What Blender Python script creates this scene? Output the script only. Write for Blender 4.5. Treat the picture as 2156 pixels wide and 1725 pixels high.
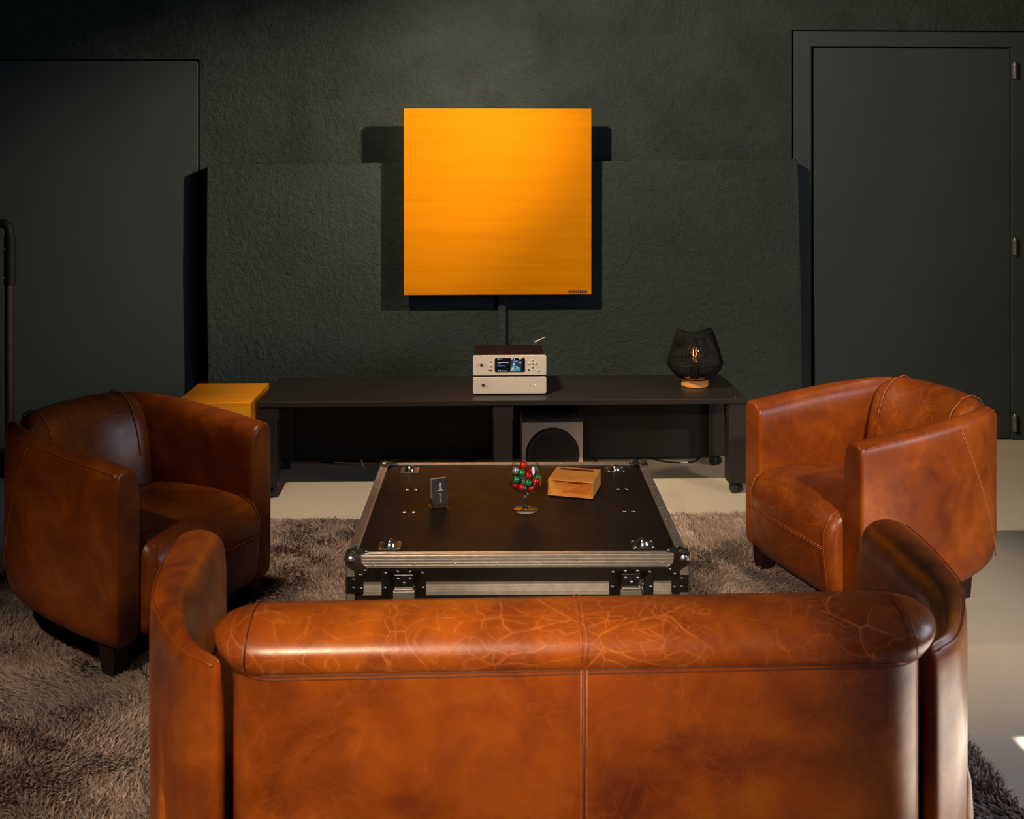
import bpy, bmesh, math, random
import numpy as np
from mathutils import Vector, Matrix

for o in list(bpy.data.objects):
    bpy.data.objects.remove(o)
S = bpy.context.scene
COL = S.collection
R = math.radians
random.seed(4)

# ------------------------------------------------------------------ camera, world, light, exposure
cd = bpy.data.cameras.new('camera')
cam = bpy.data.objects.new('camera', cd)
COL.objects.link(cam)
cam.location = (0, 0, 1.45)
cam.rotation_euler = (R(90), 0, R(-1.83))
cd.sensor_width = 36.0
cd.lens = 36.0 * 2250 / 2156
cd.shift_y = -(862.5 - 315) / 2156
cd.clip_start = 0.05
cd.dof.use_dof = True
cd.dof.focus_distance = 3.7
cd.dof.aperture_fstop = 7.0
S.camera = cam

S.view_settings.view_transform = 'Standard'
S.view_settings.look = 'None'
S.view_settings.gamma = 1.0
S.view_settings.use_curve_mapping = False
S.view_settings.exposure = 0.0
S.cycles.use_denoising = True
S.cycles.max_bounces = 10
S.cycles.transparent_max_bounces = 40
S.cycles.sample_clamp_indirect = 4.0
S.cycles.caustics_reflective = False
S.cycles.caustics_refractive = False

W = bpy.data.worlds.new('daylight')
S.world = W
W.use_nodes = True
W.node_tree.nodes['Background'].inputs[0].default_value = (0.62, 0.76, 1.0, 1)
W.node_tree.nodes['Background'].inputs[1].default_value = 2.0


def aim(o, target):
    d = Vector(target) - Vector(o.location)
    o.rotation_euler = d.to_track_quat('-Z', 'Y').to_euler()


def spot(name, loc, target, power, color, size=60, blend=0.8, radius=0.04):
    l = bpy.data.lights.new(name, 'SPOT')
    l.energy = power
    l.color = color
    l.spot_size = R(size)
    l.spot_blend = blend
    l.shadow_soft_size = radius
    o = bpy.data.objects.new(name, l)
    o.location = loc
    COL.objects.link(o)
    aim(o, target)
    return o


WARM = (1.0, 0.76, 0.51)
# two rows of ceiling spots: one row in front of the wall, one behind the viewer; plus an added fill
spot('ceiling_or_fill_spot', (-0.95, 2.95, 2.85), (1.85, 5.2, 1.28), 600, WARM, 86, 0.9)
spot('ceiling_or_fill_spot', (2.40, 2.95, 2.85), (-0.80, 5.17, 1.28), 1250, WARM, 29, 1.0)
spot('ceiling_or_fill_spot', (-0.80, 2.95, 2.85), (-0.20, 4.30, 0.0), 360, WARM, 46, 0.9)
spot('ceiling_or_fill_spot', (2.20, 2.95, 2.85), (0.95, 4.75, 0.0), 85, WARM, 36, 0.9)
spot('ceiling_or_fill_spot', (-0.75, -0.60, 2.75), (-0.20, 1.70, 0.46), 680, WARM, 31, 1.0, 0.06)
spot('ceiling_or_fill_spot', (1.90, -0.30, 2.75), (1.36, 3.10, 0.42), 850, WARM, 22, 1.0, 0.06)
spot('ceiling_or_fill_spot', (-1.10, -2.40, 2.80), (0.90, 3.95, 0.0), 800, WARM, 13, 0.8, 0.06)
spot('ceiling_or_fill_spot', (-0.60, 2.15, 2.85), (0.10, 3.02, 0.45), 75, WARM, 27, 0.9, 0.04)  # added fill above the case, brightens the sweets, cards and wooden box
spot('ceiling_or_fill_spot', (-1.90, 1.20, 2.85), (-1.25, 2.35, 0.0), 300, WARM, 42, 1.0, 0.06)

sun_data = bpy.data.lights.new('sun', 'SUN')
sun_data.energy = 36.0
sun_data.angle = R(0.6)
sun_data.color = (1.0, 0.96, 0.90)
sun = bpy.data.objects.new('sun', sun_data)
COL.objects.link(sun)
sun.rotation_euler = Vector((-1.0, 0.12, -1.257)).to_track_quat('-Z', 'Y').to_euler()

day = bpy.data.lights.new('window_daylight', 'AREA')
day.shape = 'RECTANGLE'
day.size = 1.6
day.size_y = 1.25
day.energy = 48
day.color = (0.72, 0.83, 1.0)
dayo = bpy.data.objects.new('window_daylight', day)
dayo.location = (3.16, 1.72, 1.48)
COL.objects.link(dayo)
aim(dayo, (0, 1.72, 1.2))

# ------------------------------------------------------------------ materials


class NT:
    def __init__(self, name):
        self.m = bpy.data.materials.new(name)
        self.m.use_nodes = True
        self.t = self.m.node_tree
        self.b = self.t.nodes['Principled BSDF']

    def n(self, typ, **kw):
        nd = self.t.nodes.new(typ)
        for k, v in kw.items():
            if k in ('operation', 'blend_type', 'data_type', 'feature', 'noise_dimensions', 'wave_type', 'bands_direction', 'distance', 'voronoi_dimensions'):
                setattr(nd, k, v)
            else:
                nd.inputs[k].default_value = v
        return nd

    def link(self, a, b):
        self.t.links.new(a, b)

    def setb(self, **kw):
        for k, v in kw.items():
            self.b.inputs[k.replace('_', ' ')].default_value = v
        return self

    def coord(self, scale=(1, 1, 1), obj=True):
        tc = self.n('ShaderNodeTexCoord')
        mp = self.n('ShaderNodeMapping')
        mp.inputs['Scale'].default_value = scale
        self.link(tc.outputs['Object' if obj else 'Generated'], mp.inputs[0])
        return mp.outputs[0]

    def noise(self, vec, scale, detail=3, rough=.5, dist=0.0):
        nd = self.n('ShaderNodeTexNoise', Scale=scale, Detail=detail, Roughness=rough, Distortion=dist)
        if vec is not None:
            self.link(vec, nd.inputs['Vector'])
        return nd.outputs[0]

    def ramp(self, fac, stops):
        nd = self.n('ShaderNodeValToRGB')
        e = nd.color_ramp.elements
        while len(e) < len(stops):
            e.new(0.5)
        for el, (p, c) in zip(e, stops):
            el.position = p
            el.color = (c[0], c[1], c[2], 1) if not isinstance(c, (int, float)) else (c, c, c, 1)
        self.link(fac, nd.inputs[0])
        return nd.outputs[0]

    def mix(self, fac, a, b, mode='MIX'):
        nd = self.t.nodes.new('ShaderNodeMix')
        nd.data_type = 'RGBA'
        nd.blend_type = mode
        for sock, v in ((nd.inputs[0], fac), (nd.inputs[6], a), (nd.inputs[7], b)):
            if hasattr(v, 'links'):
                self.link(v, sock)
            elif isinstance(v, tuple):
                sock.default_value = (*v[:3], 1)
            else:
                sock.default_value = v
        return nd.outputs[2]

    def math(self, op, a, b=0.0):
        nd = self.n('ShaderNodeMath', operation=op)
        for s, v in ((nd.inputs[0], a), (nd.inputs[1], b)):
            if hasattr(v, 'links'):
                self.link(v, s)
            else:
                s.default_value = v
        return nd.outputs[0]

    def bump(self, h, strength=.3, dist=.01, prev=None):
        nd = self.n('ShaderNodeBump', Strength=strength, Distance=dist)
        self.link(h, nd.inputs['Height'])
        if prev is not None:
            self.link(prev, nd.inputs['Normal'])
        self.link(nd.outputs[0], self.b.inputs['Normal'])
        return nd.outputs[0]

    def base(self, c):
        if hasattr(c, 'links'):
            self.link(c, self.b.inputs['Base Color'])
        else:
            self.b.inputs['Base Color'].default_value = (*c[:3], 1)

    def rough(self, c):
        if hasattr(c, 'links'):
            self.link(c, self.b.inputs['Roughness'])
        else:
            self.b.inputs['Roughness'].default_value = c


def plain(name, color, rough=.5, metal=0.0, noise=0.0, scale=40, spec=.5):
    t = NT(name)
    t.setb(Metallic=metal, Roughness=rough)
    t.b.inputs['Specular IOR Level'].default_value = spec
    if noise:
        f = t.noise(t.coord(), scale, 4)
        lo = tuple(c * (1 - noise) for c in color)
        hi = tuple(min(1, c * (1 + noise)) for c in color)
        t.base(t.ramp(f, [(.3, lo), (.7, hi)]))
    else:
        t.base(color)
    return t.m


def emit(name, color, strength):
    t = NT(name)
    t.base((0.01, 0.01, 0.01))
    t.b.inputs['Emission Color'].default_value = (*color, 1)
    t.b.inputs['Emission Strength'].default_value = strength
    return t.m


def plaster(name, color, strength, fine=90, var=.22):
    t = NT(name)
    v = t.coord()
    big = t.noise(v, 3.2, 7, .68, .5)
    t.base(t.ramp(big, [(.25, tuple(c * (1 - var) for c in color)), (.75, tuple(c * (1 + var) for c in color))]))
    t.setb(Roughness=.62)
    t.b.inputs['Specular IOR Level'].default_value = .25
    n1 = t.noise(v, fine, 5, .62, .4)
    b1 = t.bump(n1, strength, .008)
    n2 = t.noise(v, 34, 5, .6, .3)
    t.bump(n2, strength * .75, .016, b1)
    return t.m


def leather(name, worn, tone=1.0, spec=.34):
    t = NT(name)
    oi = t.n('ShaderNodeObjectInfo')
    tc = t.n('ShaderNodeTexCoord')
    off = t.n('ShaderNodeVectorMath', operation='SCALE')
    t.link(oi.outputs['Location'], off.inputs[0])
    off.inputs['Scale'].default_value = 3.1
    add = t.n('ShaderNodeVectorMath', operation='ADD')
    t.link(tc.outputs['Object'], add.inputs[0])
    t.link(off.outputs[0], add.inputs[1])
    v = add.outputs[0]
    cloud = t.noise(v, 5.5, 5, .6, .6)
    col = t.ramp(cloud, [(.28, (.10, .018, .0028)), (.5, (.235, .050, .0042)), (.74, (.40, .098, .0055))])
    patch = t.noise(v, 17, 4, .6, .3)
    col = t.mix(t.ramp(patch, [(.42, 0.0), (.75, .45)]), col, (.13, .024, .006))
    # worn crease lines: distorted cell edges, broken up by a mask
    dn = t.n('ShaderNodeTexNoise', Scale=3.5, Detail=3, Distortion=.4)
    t.link(v, dn.inputs['Vector'])
    dsc = t.n('ShaderNodeVectorMath', operation='SCALE')
    dsc.inputs['Scale'].default_value = .20
    t.link(dn.outputs[1], dsc.inputs[0])
    dv = t.n('ShaderNodeVectorMath', operation='ADD')
    t.link(v, dv.inputs[0])
    t.link(dsc.outputs[0], dv.inputs[1])
    lines = None
    st = t.n('ShaderNodeMapping')
    st.inputs['Scale'].default_value = (.62, 1.5, 1.25)
    st.inputs['Rotation'].default_value = (.3, .35, .5)
    t.link(dv.outputs[0], st.inputs[0])
    for vec, sc, w, msc, lo, amt in ((dv.outputs[0], 5.0, .0045, 3.0, .42, .85), (dv.outputs[0], 9.5, .0060, 4.5, .44, .85), (st.outputs[0], 17.0, .011, 4.0, .40, .75), (st.outputs[0], 34.0, .02, 6.0, .46, .5)):
        vo = t.n('ShaderNodeTexVoronoi', feature='DISTANCE_TO_EDGE', Scale=sc)
        t.link(vec, vo.inputs['Vector'])
        ln = t.ramp(vo.outputs[0], [(0.0, amt), (w, amt * .35), (w * 2.6, 0.0)])
        mk = t.ramp(t.noise(v, msc, 2), [(lo - .04, 0.0), (lo + .16, 1.0)])
        ln = t.math('MULTIPLY', ln, mk)
        lines = ln if lines is None else t.math('MAXIMUM', lines, ln)
    fine = t.noise(v, 60, 3)
    lines = t.math('MULTIPLY', lines, t.ramp(fine, [(.35, .35), (.65, 1.0)]))
    col = t.mix(t.math('MULTIPLY', lines, worn), col, (.58, .19, .040))
    col = t.mix(1.0 - tone, col, (.055, .010, .003)) if tone < 1 else col
    t.base(col)
    t.rough(t.ramp(patch, [(.3, .30), (.7, .42)]))
    t.b.inputs['Specular IOR Level'].default_value = spec
    t.b.inputs['Coat Weight'].default_value = .06
    t.b.inputs['Coat Roughness'].default_value = .25
    g = t.n('ShaderNodeTexVoronoi', Scale=320)
    t.link(v, g.inputs['Vector'])
    b1 = t.bump(g.outputs[0], .10, .0008)
    b2 = t.bump(lines, -.25 if worn > .3 else -.1, .002, b1)
    t.bump(t.noise(v, 7, 3), .25, .012, b2)
    return t.m


def wood(name, lo, hi, axis=0, rough=.42, scale=1.0, spec=.18):
    t = NT(name)
    sc = [14.0 * scale] * 3
    sc[axis] = .7 * scale
    v = t.coord(tuple(sc))
    a = t.noise(v, 2.4, 5, .6, .25)
    sc2 = [60.0 * scale] * 3
    sc2[axis] = 1.2 * scale
    b = t.noise(t.coord(tuple(sc2)), 3.0, 3, .6)
    c = t.ramp(a, [(.25, lo), (.55, hi), (.85, tuple(.5 * (p + q) for p, q in zip(lo, hi)))])
    t.base(t.mix(t.ramp(b, [(.35, .14), (.65, 0.0)]), c, tuple(x * .72 for x in lo)))
    t.setb(Roughness=rough)
    t.b.inputs['Specular IOR Level'].default_value = spec
    return t.m


def glass(name, color=(1, 1, 1), rough=0.0, ior=1.45):
    t = NT(name)
    t.base(color)
    t.setb(Roughness=rough, IOR=ior)
    t.b.inputs['Transmission Weight'].default_value = 1.0
    return t.m


def thin_glass(name, color=(1, 1, 1), base=.08):
    t = NT(name)
    tr = t.n('ShaderNodeBsdfTransparent')
    tr.inputs[0].default_value = (*color, 1)
    gl_ = t.n('ShaderNodeBsdfGlossy', Roughness=.02)
    lw = t.n('ShaderNodeLayerWeight', Blend=.5)
    fac = t.math('ADD', t.math('MULTIPLY', t.math('POWER', lw.outputs['Facing'], 2.6), .8), base)
    mx = t.n('ShaderNodeMixShader')
    t.link(fac, mx.inputs[0])
    t.link(tr.outputs[0], mx.inputs[1])
    t.link(gl_.outputs[0], mx.inputs[2])
    t.link(mx.outputs[0], t.t.nodes['Material Output'].inputs[0])
    return t.m


M = {}
M['wall'] = plaster('wall_plaster', (.0270, .0395, .0390), 1.0, 150, .42)
M['block'] = plaster('low_wall_plaster', (.0275, .0400, .0390), .85, 140, .18)
M['door_left'] = plaster('steel_door_paint', (.035, .0465, .0500), .05, 160, .08)
M['door'] = plaster('door_paint', (.0315, .0430, .0480), .07, 160, .10)
M['side_wall'] = plaster('side_wall_paint', (.045, .05, .045), .2)
M['back_wall'] = plain('rear_wall_paint', (.12, .12, .115), .8)
M['ceiling'] = plain('ceiling_paint', (.06, .06, .06), .85)
M['hinge'] = plain('hinge_metal', (.16, .17, .17), .4, .6)


def floor_mat():
    t = NT('screed_floor')
    v = t.coord()
    a = t.noise(v, 1.4, 5, .6, .6)
    b = t.noise(v, 60, 3)
    c = t.ramp(a, [(.25, (.43, .385, .315)), (.5, (.50, .45, .375)), (.8, (.54, .49, .415))])
    t.base(t.mix(t.ramp(b, [(.4, .15), (.6, 0.0)]), c, (.40, .36, .30)))
    t.rough(t.ramp(a, [(.3, .33), (.7, .46)]))
    t.bump(t.noise(v, 24, 3), .04, .004)
    return t.m


M['floor'] = floor_mat()
M['leather'] = leather('smooth_brown_leather', .22)
M['leather_worn'] = leather('creased_brown_leather', .85)
M['chair_leather'] = leather('dark_brown_leather', .22, .70, .26)
M['chair_leather_worn'] = leather('dark_creased_leather', .85, .60, .26)
M['stitch'] = plain('seam_leather', (.30, .075, .015), .5, 0, .35, 120)
M['stitch_mid'] = plain('leather_welt', (.22, .050, .008), .45)
M['stitch_pale'] = plain('pale_stitching', (.34, .105, .026), .5)
M['stitch_dark'] = plain('dark_seam_leather', (.07, .016, .005), .5)
M['leg'] = wood('dark_stained_leg', (.010, .006, .004), (.022, .012, .008), 2)
M['panel'] = wood('amber_veneer', (.425, .150, .0008), (.52, .183, .0008), 0, .6, .45, .04)
M['speaker_wood'] = wood('amber_speaker_veneer', (.62, .230, .008), (.80, .315, .012), 0, .42, .8)
M['box_wood'] = wood('light_oak', (.56, .215, .035), (.76, .32, .060), 0, .5, 1.6)
M['lamp_wood'] = wood('lamp_base_wood', (.50, .22, .06), (.66, .31, .10), 0, .45, 2)
M['bench'] = plain('charcoal_bench_laminate', (.016, .014, .0145), .42, 0, .10, 200, .3)
M['black'] = plain('matt_black', (.0045, .0045, .005), .6, 0, 0, 40, .3)
M['black_gloss'] = plain('black_gloss_screen', (.006, .006, .008), .12)
M['amp_case'] = plain('dark_amp_casing', (.011, .008, .007), .75, 0, 0, 40, .05)
M['rubber'] = plain('black_rubber', (.012, .012, .012), .7)
M['silver'] = plain('satin_silver_faceplate', (.62, .56, .50), .45, .30, .06, 400)
M['sub_silver'] = plain('satin_grey_cabinet', (.36, .325, .29), .5, .15, .05, 300)
M['button'] = plain('pearl_button', (.72, .66, .62), .35, .3)
M['mark'] = plain('engraved_mark', (.16, .12, .09), .6)
M['alu'] = plain('brushed_aluminium', (.58, .54, .50), .38, .85, .14, 60)
M['zinc'] = plain('zinc_hardware', (.30, .31, .30), .27, 1.0, .12, 50)
M['ball'] = plain('worn_steel_ball', (.52, .51, .49), .33, 1.0, .1, 40)
M['chrome'] = plain('polished_steel', (.70, .69, .67), .18, 1.0, .1, 30)
M['candy_red'] = plain('red_foil', (.85, .020, .014), .24, .45, .35, 150)
M['candy_green'] = plain('green_foil', (.010, .36, .10), .24, .45, .35, 150)
M['candy_silver'] = plain('silver_blue_foil', (.55, .68, .78), .24, .5, .35, 150)
M['glass'] = glass('clear_glass')
M['bulb_glass'] = thin_glass('bulb_glass', (1.0, .93, .82), .24)
M['thin_glass'] = thin_glass('thin_clear_glass', (.97, .98, .98))
M['acrylic'] = thin_glass('clear_acrylic', (.93, .93, .93))
M['filament'] = emit('glowing_filament', (1.0, .36, .05), 5.0)
M['card'] = plain('dark_card', (.045, .036, .033), .6)
M['card_edge'] = plain('pale_card_edge', (.62, .50, .46), .7)
M['card_white'] = plain('white_print', (.85, .82, .78), .6)
M['card_grey'] = plain('grey_print', (.42, .37, .32), .6)
M['ink'] = plain('dark_print', (.05, .02, .006), .6)
M['ink_green'] = plain('olive_print', (.16, .14, .01), .6)
M['cord'] = plain('black_cord', (.007, .006, .007), .75, 0, 0, 40, .2)
M['cable_beige'] = plain('beige_cable', (.40, .33, .26), .5)
M['white'] = plain('white_plastic', (.75, .70, .64), .5)
M['copper'] = plain('reddish_brown_tube', (.030, .014, .010), .5)
M['green_led'] = emit('green_led', (.25, 1.0, .12), 2.0)


def case_board():
    t = NT('black_phenolic_board')
    v = t.coord()
    a = t.noise(v, 3.0, 6, .65, .4)
    t.base(t.ramp(a, [(.3, (.010, .0085, .0075)), (.7, (.020, .015, .012))]))
    t.rough(t.ramp(t.noise(v, 9, 5, .6), [(.3, .36), (.7, .46)]))
    h = t.n('ShaderNodeTexVoronoi', Scale=420)
    t.link(v, h.inputs['Vector'])
    t.b.inputs['Specular IOR Level'].default_value = .10
    t.bump(h.outputs[0], .12, .0006)
    return t.m


M['board'] = case_board()


def pile_mat():
    t = NT('shaggy_pile')
    geo = t.n('ShaderNodeNewGeometry')
    v = t.coord()
    a = t.noise(v, 4.5, 4, .55, .8)
    c = t.ramp(geo.outputs['Random Per Island'], [(0, (.20, .145, .122)), (.5, (.32, .24, .205)), (1, (.47, .37, .322))])
    c = t.mix(t.ramp(a, [(.36, .45), (.58, 0.0)]), c, (.095, .066, .055))
    t.base(c)
    t.setb(Roughness=.8)
    t.b.inputs['Specular IOR Level'].default_value = .2
    t.b.inputs['Sheen Weight'].default_value = .25
    return t.m


M['pile'] = pile_mat()
M['rug_base'] = plain('rug_backing', (.055, .040, .034), .9)

# ------------------------------------------------------------------ mesh helpers


class B:
    def __init__(self):
        self.v = []
        self.f = []

    def add(self, vs, fs):
        k = len(self.v)
        self.v += [tuple(p) for p in vs]
        self.f += [tuple(i + k for i in f) for f in fs]
        return self

    def box(self, x0, x1, y0, y1, z0, z1):
        vs = [(x, y, z) for z in (z0, z1) for y in (y0, y1) for x in (x0, x1)]
        return self.add(vs, [(0, 2, 3, 1), (4, 5, 7, 6), (0, 1, 5, 4), (2, 6, 7, 3), (0, 4, 6, 2), (1, 3, 7, 5)])

    def prism(self, poly, w0, w1, fn):
        """poly in (u,v), extruded w0..w1, fn(u,v,w)->xyz"""
        n = len(poly)
        vs = [fn(u, v, w0) for u, v in poly] + [fn(u, v, w1) for u, v in poly]
        fs = [tuple(range(n)), tuple(range(2 * n - 1, n - 1, -1))]
        fs += [(i, (i + 1) % n, n + (i + 1) % n, n + i) for i in range(n)]
        return self.add(vs, fs)

    def rings(self, rings, cap0=True, cap1=True, closed=False):
        n = len(rings[0])
        vs = [p for r in rings for p in r]
        fs = []
        m = len(rings)
        for k in range(m if closed else m - 1):
            a, b = k * n, ((k + 1) % m) * n
            fs += [(a + i, a + (i + 1) % n, b + (i + 1) % n, b + i) for i in range(n)]
        if not closed:
            if cap0:
                fs.append(tuple(range(n - 1, -1, -1)))
            if cap1:
                fs.append(tuple((m - 1) * n + i for i in range(n)))
        return self.add(vs, fs)

    def lathe(self, prof, n=24, c=(0, 0, 0), cap0=True, cap1=True, closed=False, fz=None):
        rs = []
        for r, z in prof:
            rs.append([(c[0] + r * math.cos(2 * math.pi * i / n), c[1] + r * math.sin(2 * math.pi * i / n),
                        c[2] + z + (fz(2 * math.pi * i / n, z) if fz else 0)) for i in range(n)])
        return self.rings(rs, cap0, cap1, closed)

    def tube(self, pts, r, n=8, closed=False):
        pts = [Vector(p) for p in pts]
        rs = []
        m = len(pts)
        up = None
        for i, p in enumerate(pts):
            a = pts[(i - 1) % m] if (i > 0 or closed) else p
            b = pts[(i + 1) % m] if (i < m - 1 or closed) else p
            t = (b - a)
            if t.length < 1e-9:
                t = Vector((0, 0, 1))
            t.normalize()
            if up is None:
                up = Vector((0, 0, 1)) if abs(t.z) < .9 else Vector((1, 0, 0))
            s = t.cross(up)
            if s.length < 1e-6:
                s = t.orthogonal()
            s.normalize()
            up = s.cross(t).normalized()
            rr = r[i] if isinstance(r, (list, tuple)) else r
            rs.append([tuple(p + s * (rr * math.cos(2 * math.pi * k / n)) + up * (rr * math.sin(2 * math.pi * k / n))) for k in range(n)])
        return self.rings(rs, closed=closed)

    def sphere(self, c, r, n=16, m=10, sz=1.0):
        prof = [(r * math.sin(math.pi * i / m), -r * sz * math.cos(math.pi * i / m)) for i in range(1, m)]
        return self.lathe(prof, n, c)

    def xf(self, mat):
        self.v = [tuple(mat @ Vector(p)) for p in self.v]
        return self

    def mesh(self, name, smooth=None):
        me = bpy.data.meshes.new(name)
        me.from_pydata(self.v, [], self.f)
        bm = bmesh.new()
        bm.from_mesh(me)
        bmesh.ops.recalc_face_normals(bm, faces=bm.faces)
        bm.to_mesh(me)
        bm.free()
        if smooth is not None:
            me.shade_smooth()
            if smooth < 179:
                me.set_sharp_from_angle(angle=R(smooth))
        return me

    def build(self, name, mat, parent=None, smooth=None, bevel=0, seg=2, sub=0):
        o = bpy.data.objects.new(name, self.mesh(name, smooth))
        COL.objects.link(o)
        o.data.materials.append(mat)
        if parent is not None:
            o.parent = parent
        if bevel:
            md = o.modifiers.new('edge', 'BEVEL')
            md.width = bevel
            md.segments = seg
            md.limit_method = 'ANGLE'
            md.angle_limit = R(35)
        if sub:
            md = o.modifiers.new('smooth', 'SUBSURF')
            md.levels = sub
            md.render_levels = sub
        return o


def use(name, me, parent, loc=(0, 0, 0), rot=(0, 0, 0), scale=None):
    o = bpy.data.objects.new(name, me)
    COL.objects.link(o)
    o.parent = parent
    o.location = loc
    o.rotation_euler = rot
    if scale:
        o.scale = scale
    return o


def thing(name, label, cat, loc=(0, 0, 0), rz=0.0, group=None):
    o = bpy.data.objects.new(name, None)
    o.empty_display_size = .1
    COL.objects.link(o)
    o.location = loc
    o.rotation_euler = (0, 0, rz)
    return tag(o, label, cat, group)


def tag(o, label, cat, group=None):
    o['label'] = label
    o['category'] = cat
    if group:
        o['group'] = group
    return o


def struct(o):
    o['kind'] = 'structure'
    return o


def text(name, body, size, mat, parent, loc, rot, extrude=.0003, align='LEFT', bold=.0):
    c = bpy.data.curves.new(name, 'FONT')
    c.body = body
    c.size = size
    c.extrude = extrude
    c.offset = bold
    c.align_x = align
    c.align_y = 'CENTER'
    tmp = bpy.data.objects.new(name, c)
    me = tmp.to_mesh().copy()
    bpy.data.objects.remove(tmp)
    me.name = name
    o = bpy.data.objects.new(name, me)
    COL.objects.link(o)
    o.data.materials.append(mat)
    o.parent = parent
    o.location = loc
    o.rotation_euler = rot
    return o


def catmull(pts, n):
    pts = [Vector(p) for p in pts]
    P = [pts[0] * 2 - pts[1]] + pts + [pts[-1] * 2 - pts[-2]]
    out = []
    m = len(pts) - 1
    for k in range(n):
        u = k / (n - 1) * m
        i = min(int(u), m - 1)
        t = u - i
        a, b, c, d = P[i], P[i + 1], P[i + 2], P[i + 3]
        out.append(.5 * ((2 * b) + (c - a) * t + (2 * a - 5 * b + 4 * c - d) * t * t + (3 * b - a - 3 * c + d) * t ** 3))
    return out


def rrect(x0, x1, y0, y1, r, n=5):
    out = []
    for cx, cy, a0 in ((x1 - r, y1 - r, 0), (x0 + r, y1 - r, 90), (x0 + r, y0 + r, 180), (x1 - r, y0 + r, 270)):
        for i in range(n + 1):
            a = R(a0 + 90 * i / n)
            out.append((cx + r * math.cos(a), cy + r * math.sin(a)))
    return out


XY = lambda u, v, w: (u, v, w)
XZ = lambda u, v, w: (u, w, v)      # polygon on a vertical x-z plane, extruded along y
YZ = lambda u, v, w: (w, u, v)

# ------------------------------------------------------------------ room
WY = 5.25
struct(B().box(-4.2, 3.4, -3.6, 5.5, -.12, 0).build('floor', M['floor']))
struct(B().box(-4.2, 3.4, -3.6, 5.5, 3.0, 3.12).build('ceiling', M['ceiling']))
wb = B()
wb.box(-4.2, 3.4, WY + .045, WY + .2, 0, 3.0)
wb.prism([(-4.2, 1.890), (-1.354, 1.890), (-1.354, 1.30), (1.553, 1.30), (1.553, 2.043), (3.4, 2.043), (3.4, 3.0), (-4.2, 3.0)], WY, WY + .045, XZ)
wall_back = struct(wb.build('wall_back', M['wall']))
struct(B().box(-4.3, -4.2, -3.6, 5.5, 0, 3.0).build('wall_left', M['side_wall']))
struct(B().box(-4.2, 3.4, -3.7, -3.6, 0, 3.0).build('wall_front', M['back_wall']))
# right wall with a window opening (outside the frame, daylight comes through it)
wr = B()
WX = 3.0
wy0, wy1, wz0, wz1 = .85, 2.43, .85, 2.25
for a in ((-3.6, 5.5, 0, wz0), (-3.6, 5.5, wz1, 3.0), (-3.6, wy0, wz0, wz1), (wy1, 5.5, wz0, wz1)):
    wr.box(WX, WX + .12, a[0], a[1], a[2], a[3])
struct(wr.build('wall_right', M['side_wall']))
win = B().prism([(wy0, wz0), (wy1, wz0), (wy1, wz1), (wy0, wz1)], WX + .02, WX + .03, YZ)
wf = B()
for a in ((wy0, wy1, wz0, wz0 + .04), (wy0, wy1, wz1 - .04, wz1), (wy0, wy0 + .04, wz0, wz1), (wy1 - .04, wy1, wz0, wz1)):
    wf.box(WX - .01, WX + .05, a[0], a[1], a[2], a[3])
wfo = struct(wf.build('window_1', M['black']))

# low projecting wall block below the painted upper wall
blk = B().prism([(-1.300, 0), (1.590, 0), (1.586, .26), (1.578, .80), (1.568, 1.25), (1.562, 1.392), (1.552, 1.404), (-.2, 1.388), (-1.292, 1.375), (-1.300, 1.366), (-1.304, .9), (-1.296, .4)],
                WY - .08, WY + .01, XZ).build('wall_lower', M['block'], bevel=.006)
struct(blk)

d1 = struct(B().prism([(-4.2, 0), (-1.364, 0), (-1.364, 1.870), (-1.372, 1.881), (-4.2, 1.884)], WY + .002, WY + .04, XZ).build('door_1', M['door_left'], bevel=.003))
d2 = struct(B().prism([(1.668, .008), (2.655, .008), (2.655, 1.954), (1.668, 1.956)], WY + .002, WY + .04, XZ).build('door_2', M['door'], bevel=.003))
fr = B()
fr.box(1.566, 1.652, WY - .004, WY + .05, 0, 2.036)
fr.box(2.660, 3.0, WY - .004, WY + .05, 0, 2.036)
fr.box(1.652, 2.660, WY - .004, WY + .05, 1.961, 2.036)
dfr = fr.build('door_frame', M['door'], d2, bevel=.002)
for z in (1.843, .967, .087):
    h = B()
    h.lathe([(.008, -.042), (.011, -.038), (.011, .012), (.009, .013), (.011, .016), (.011, .036), (.006, .046)], 12, (2.672, WY - .012, z))
    h.box(2.660, 2.684, WY - .012, WY - .003, z - .036, z + .036)
    h.build('hinge', M['hinge'], d2, smooth=40)

# cable duct running from the panel down to the bench
tag(B().prism([(0.104, .30), (.140, .30), (.137, .50), (.136, .76), (.134, .90), (.098, .90), (.098, .76), (.101, .50)], WY - .105, WY - .078, XZ).build('cable_duct', M['block'], bevel=.003),
    'dark green painted cable duct running down the wall below the orange panel', 'cable duct')

# ------------------------------------------------------------------ rug with real pile
RX0, RX1, RY0, RY1 = -1.61, 1.185, 1.15, 4.165
rug = thing('shag_rug', 'grey brown shaggy rug lying under the black flight case', 'rug')
B().box(RX0, RX1, RY0, RY1, 0.0005, .009).build('backing', M['rug_base'], rug)


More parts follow.
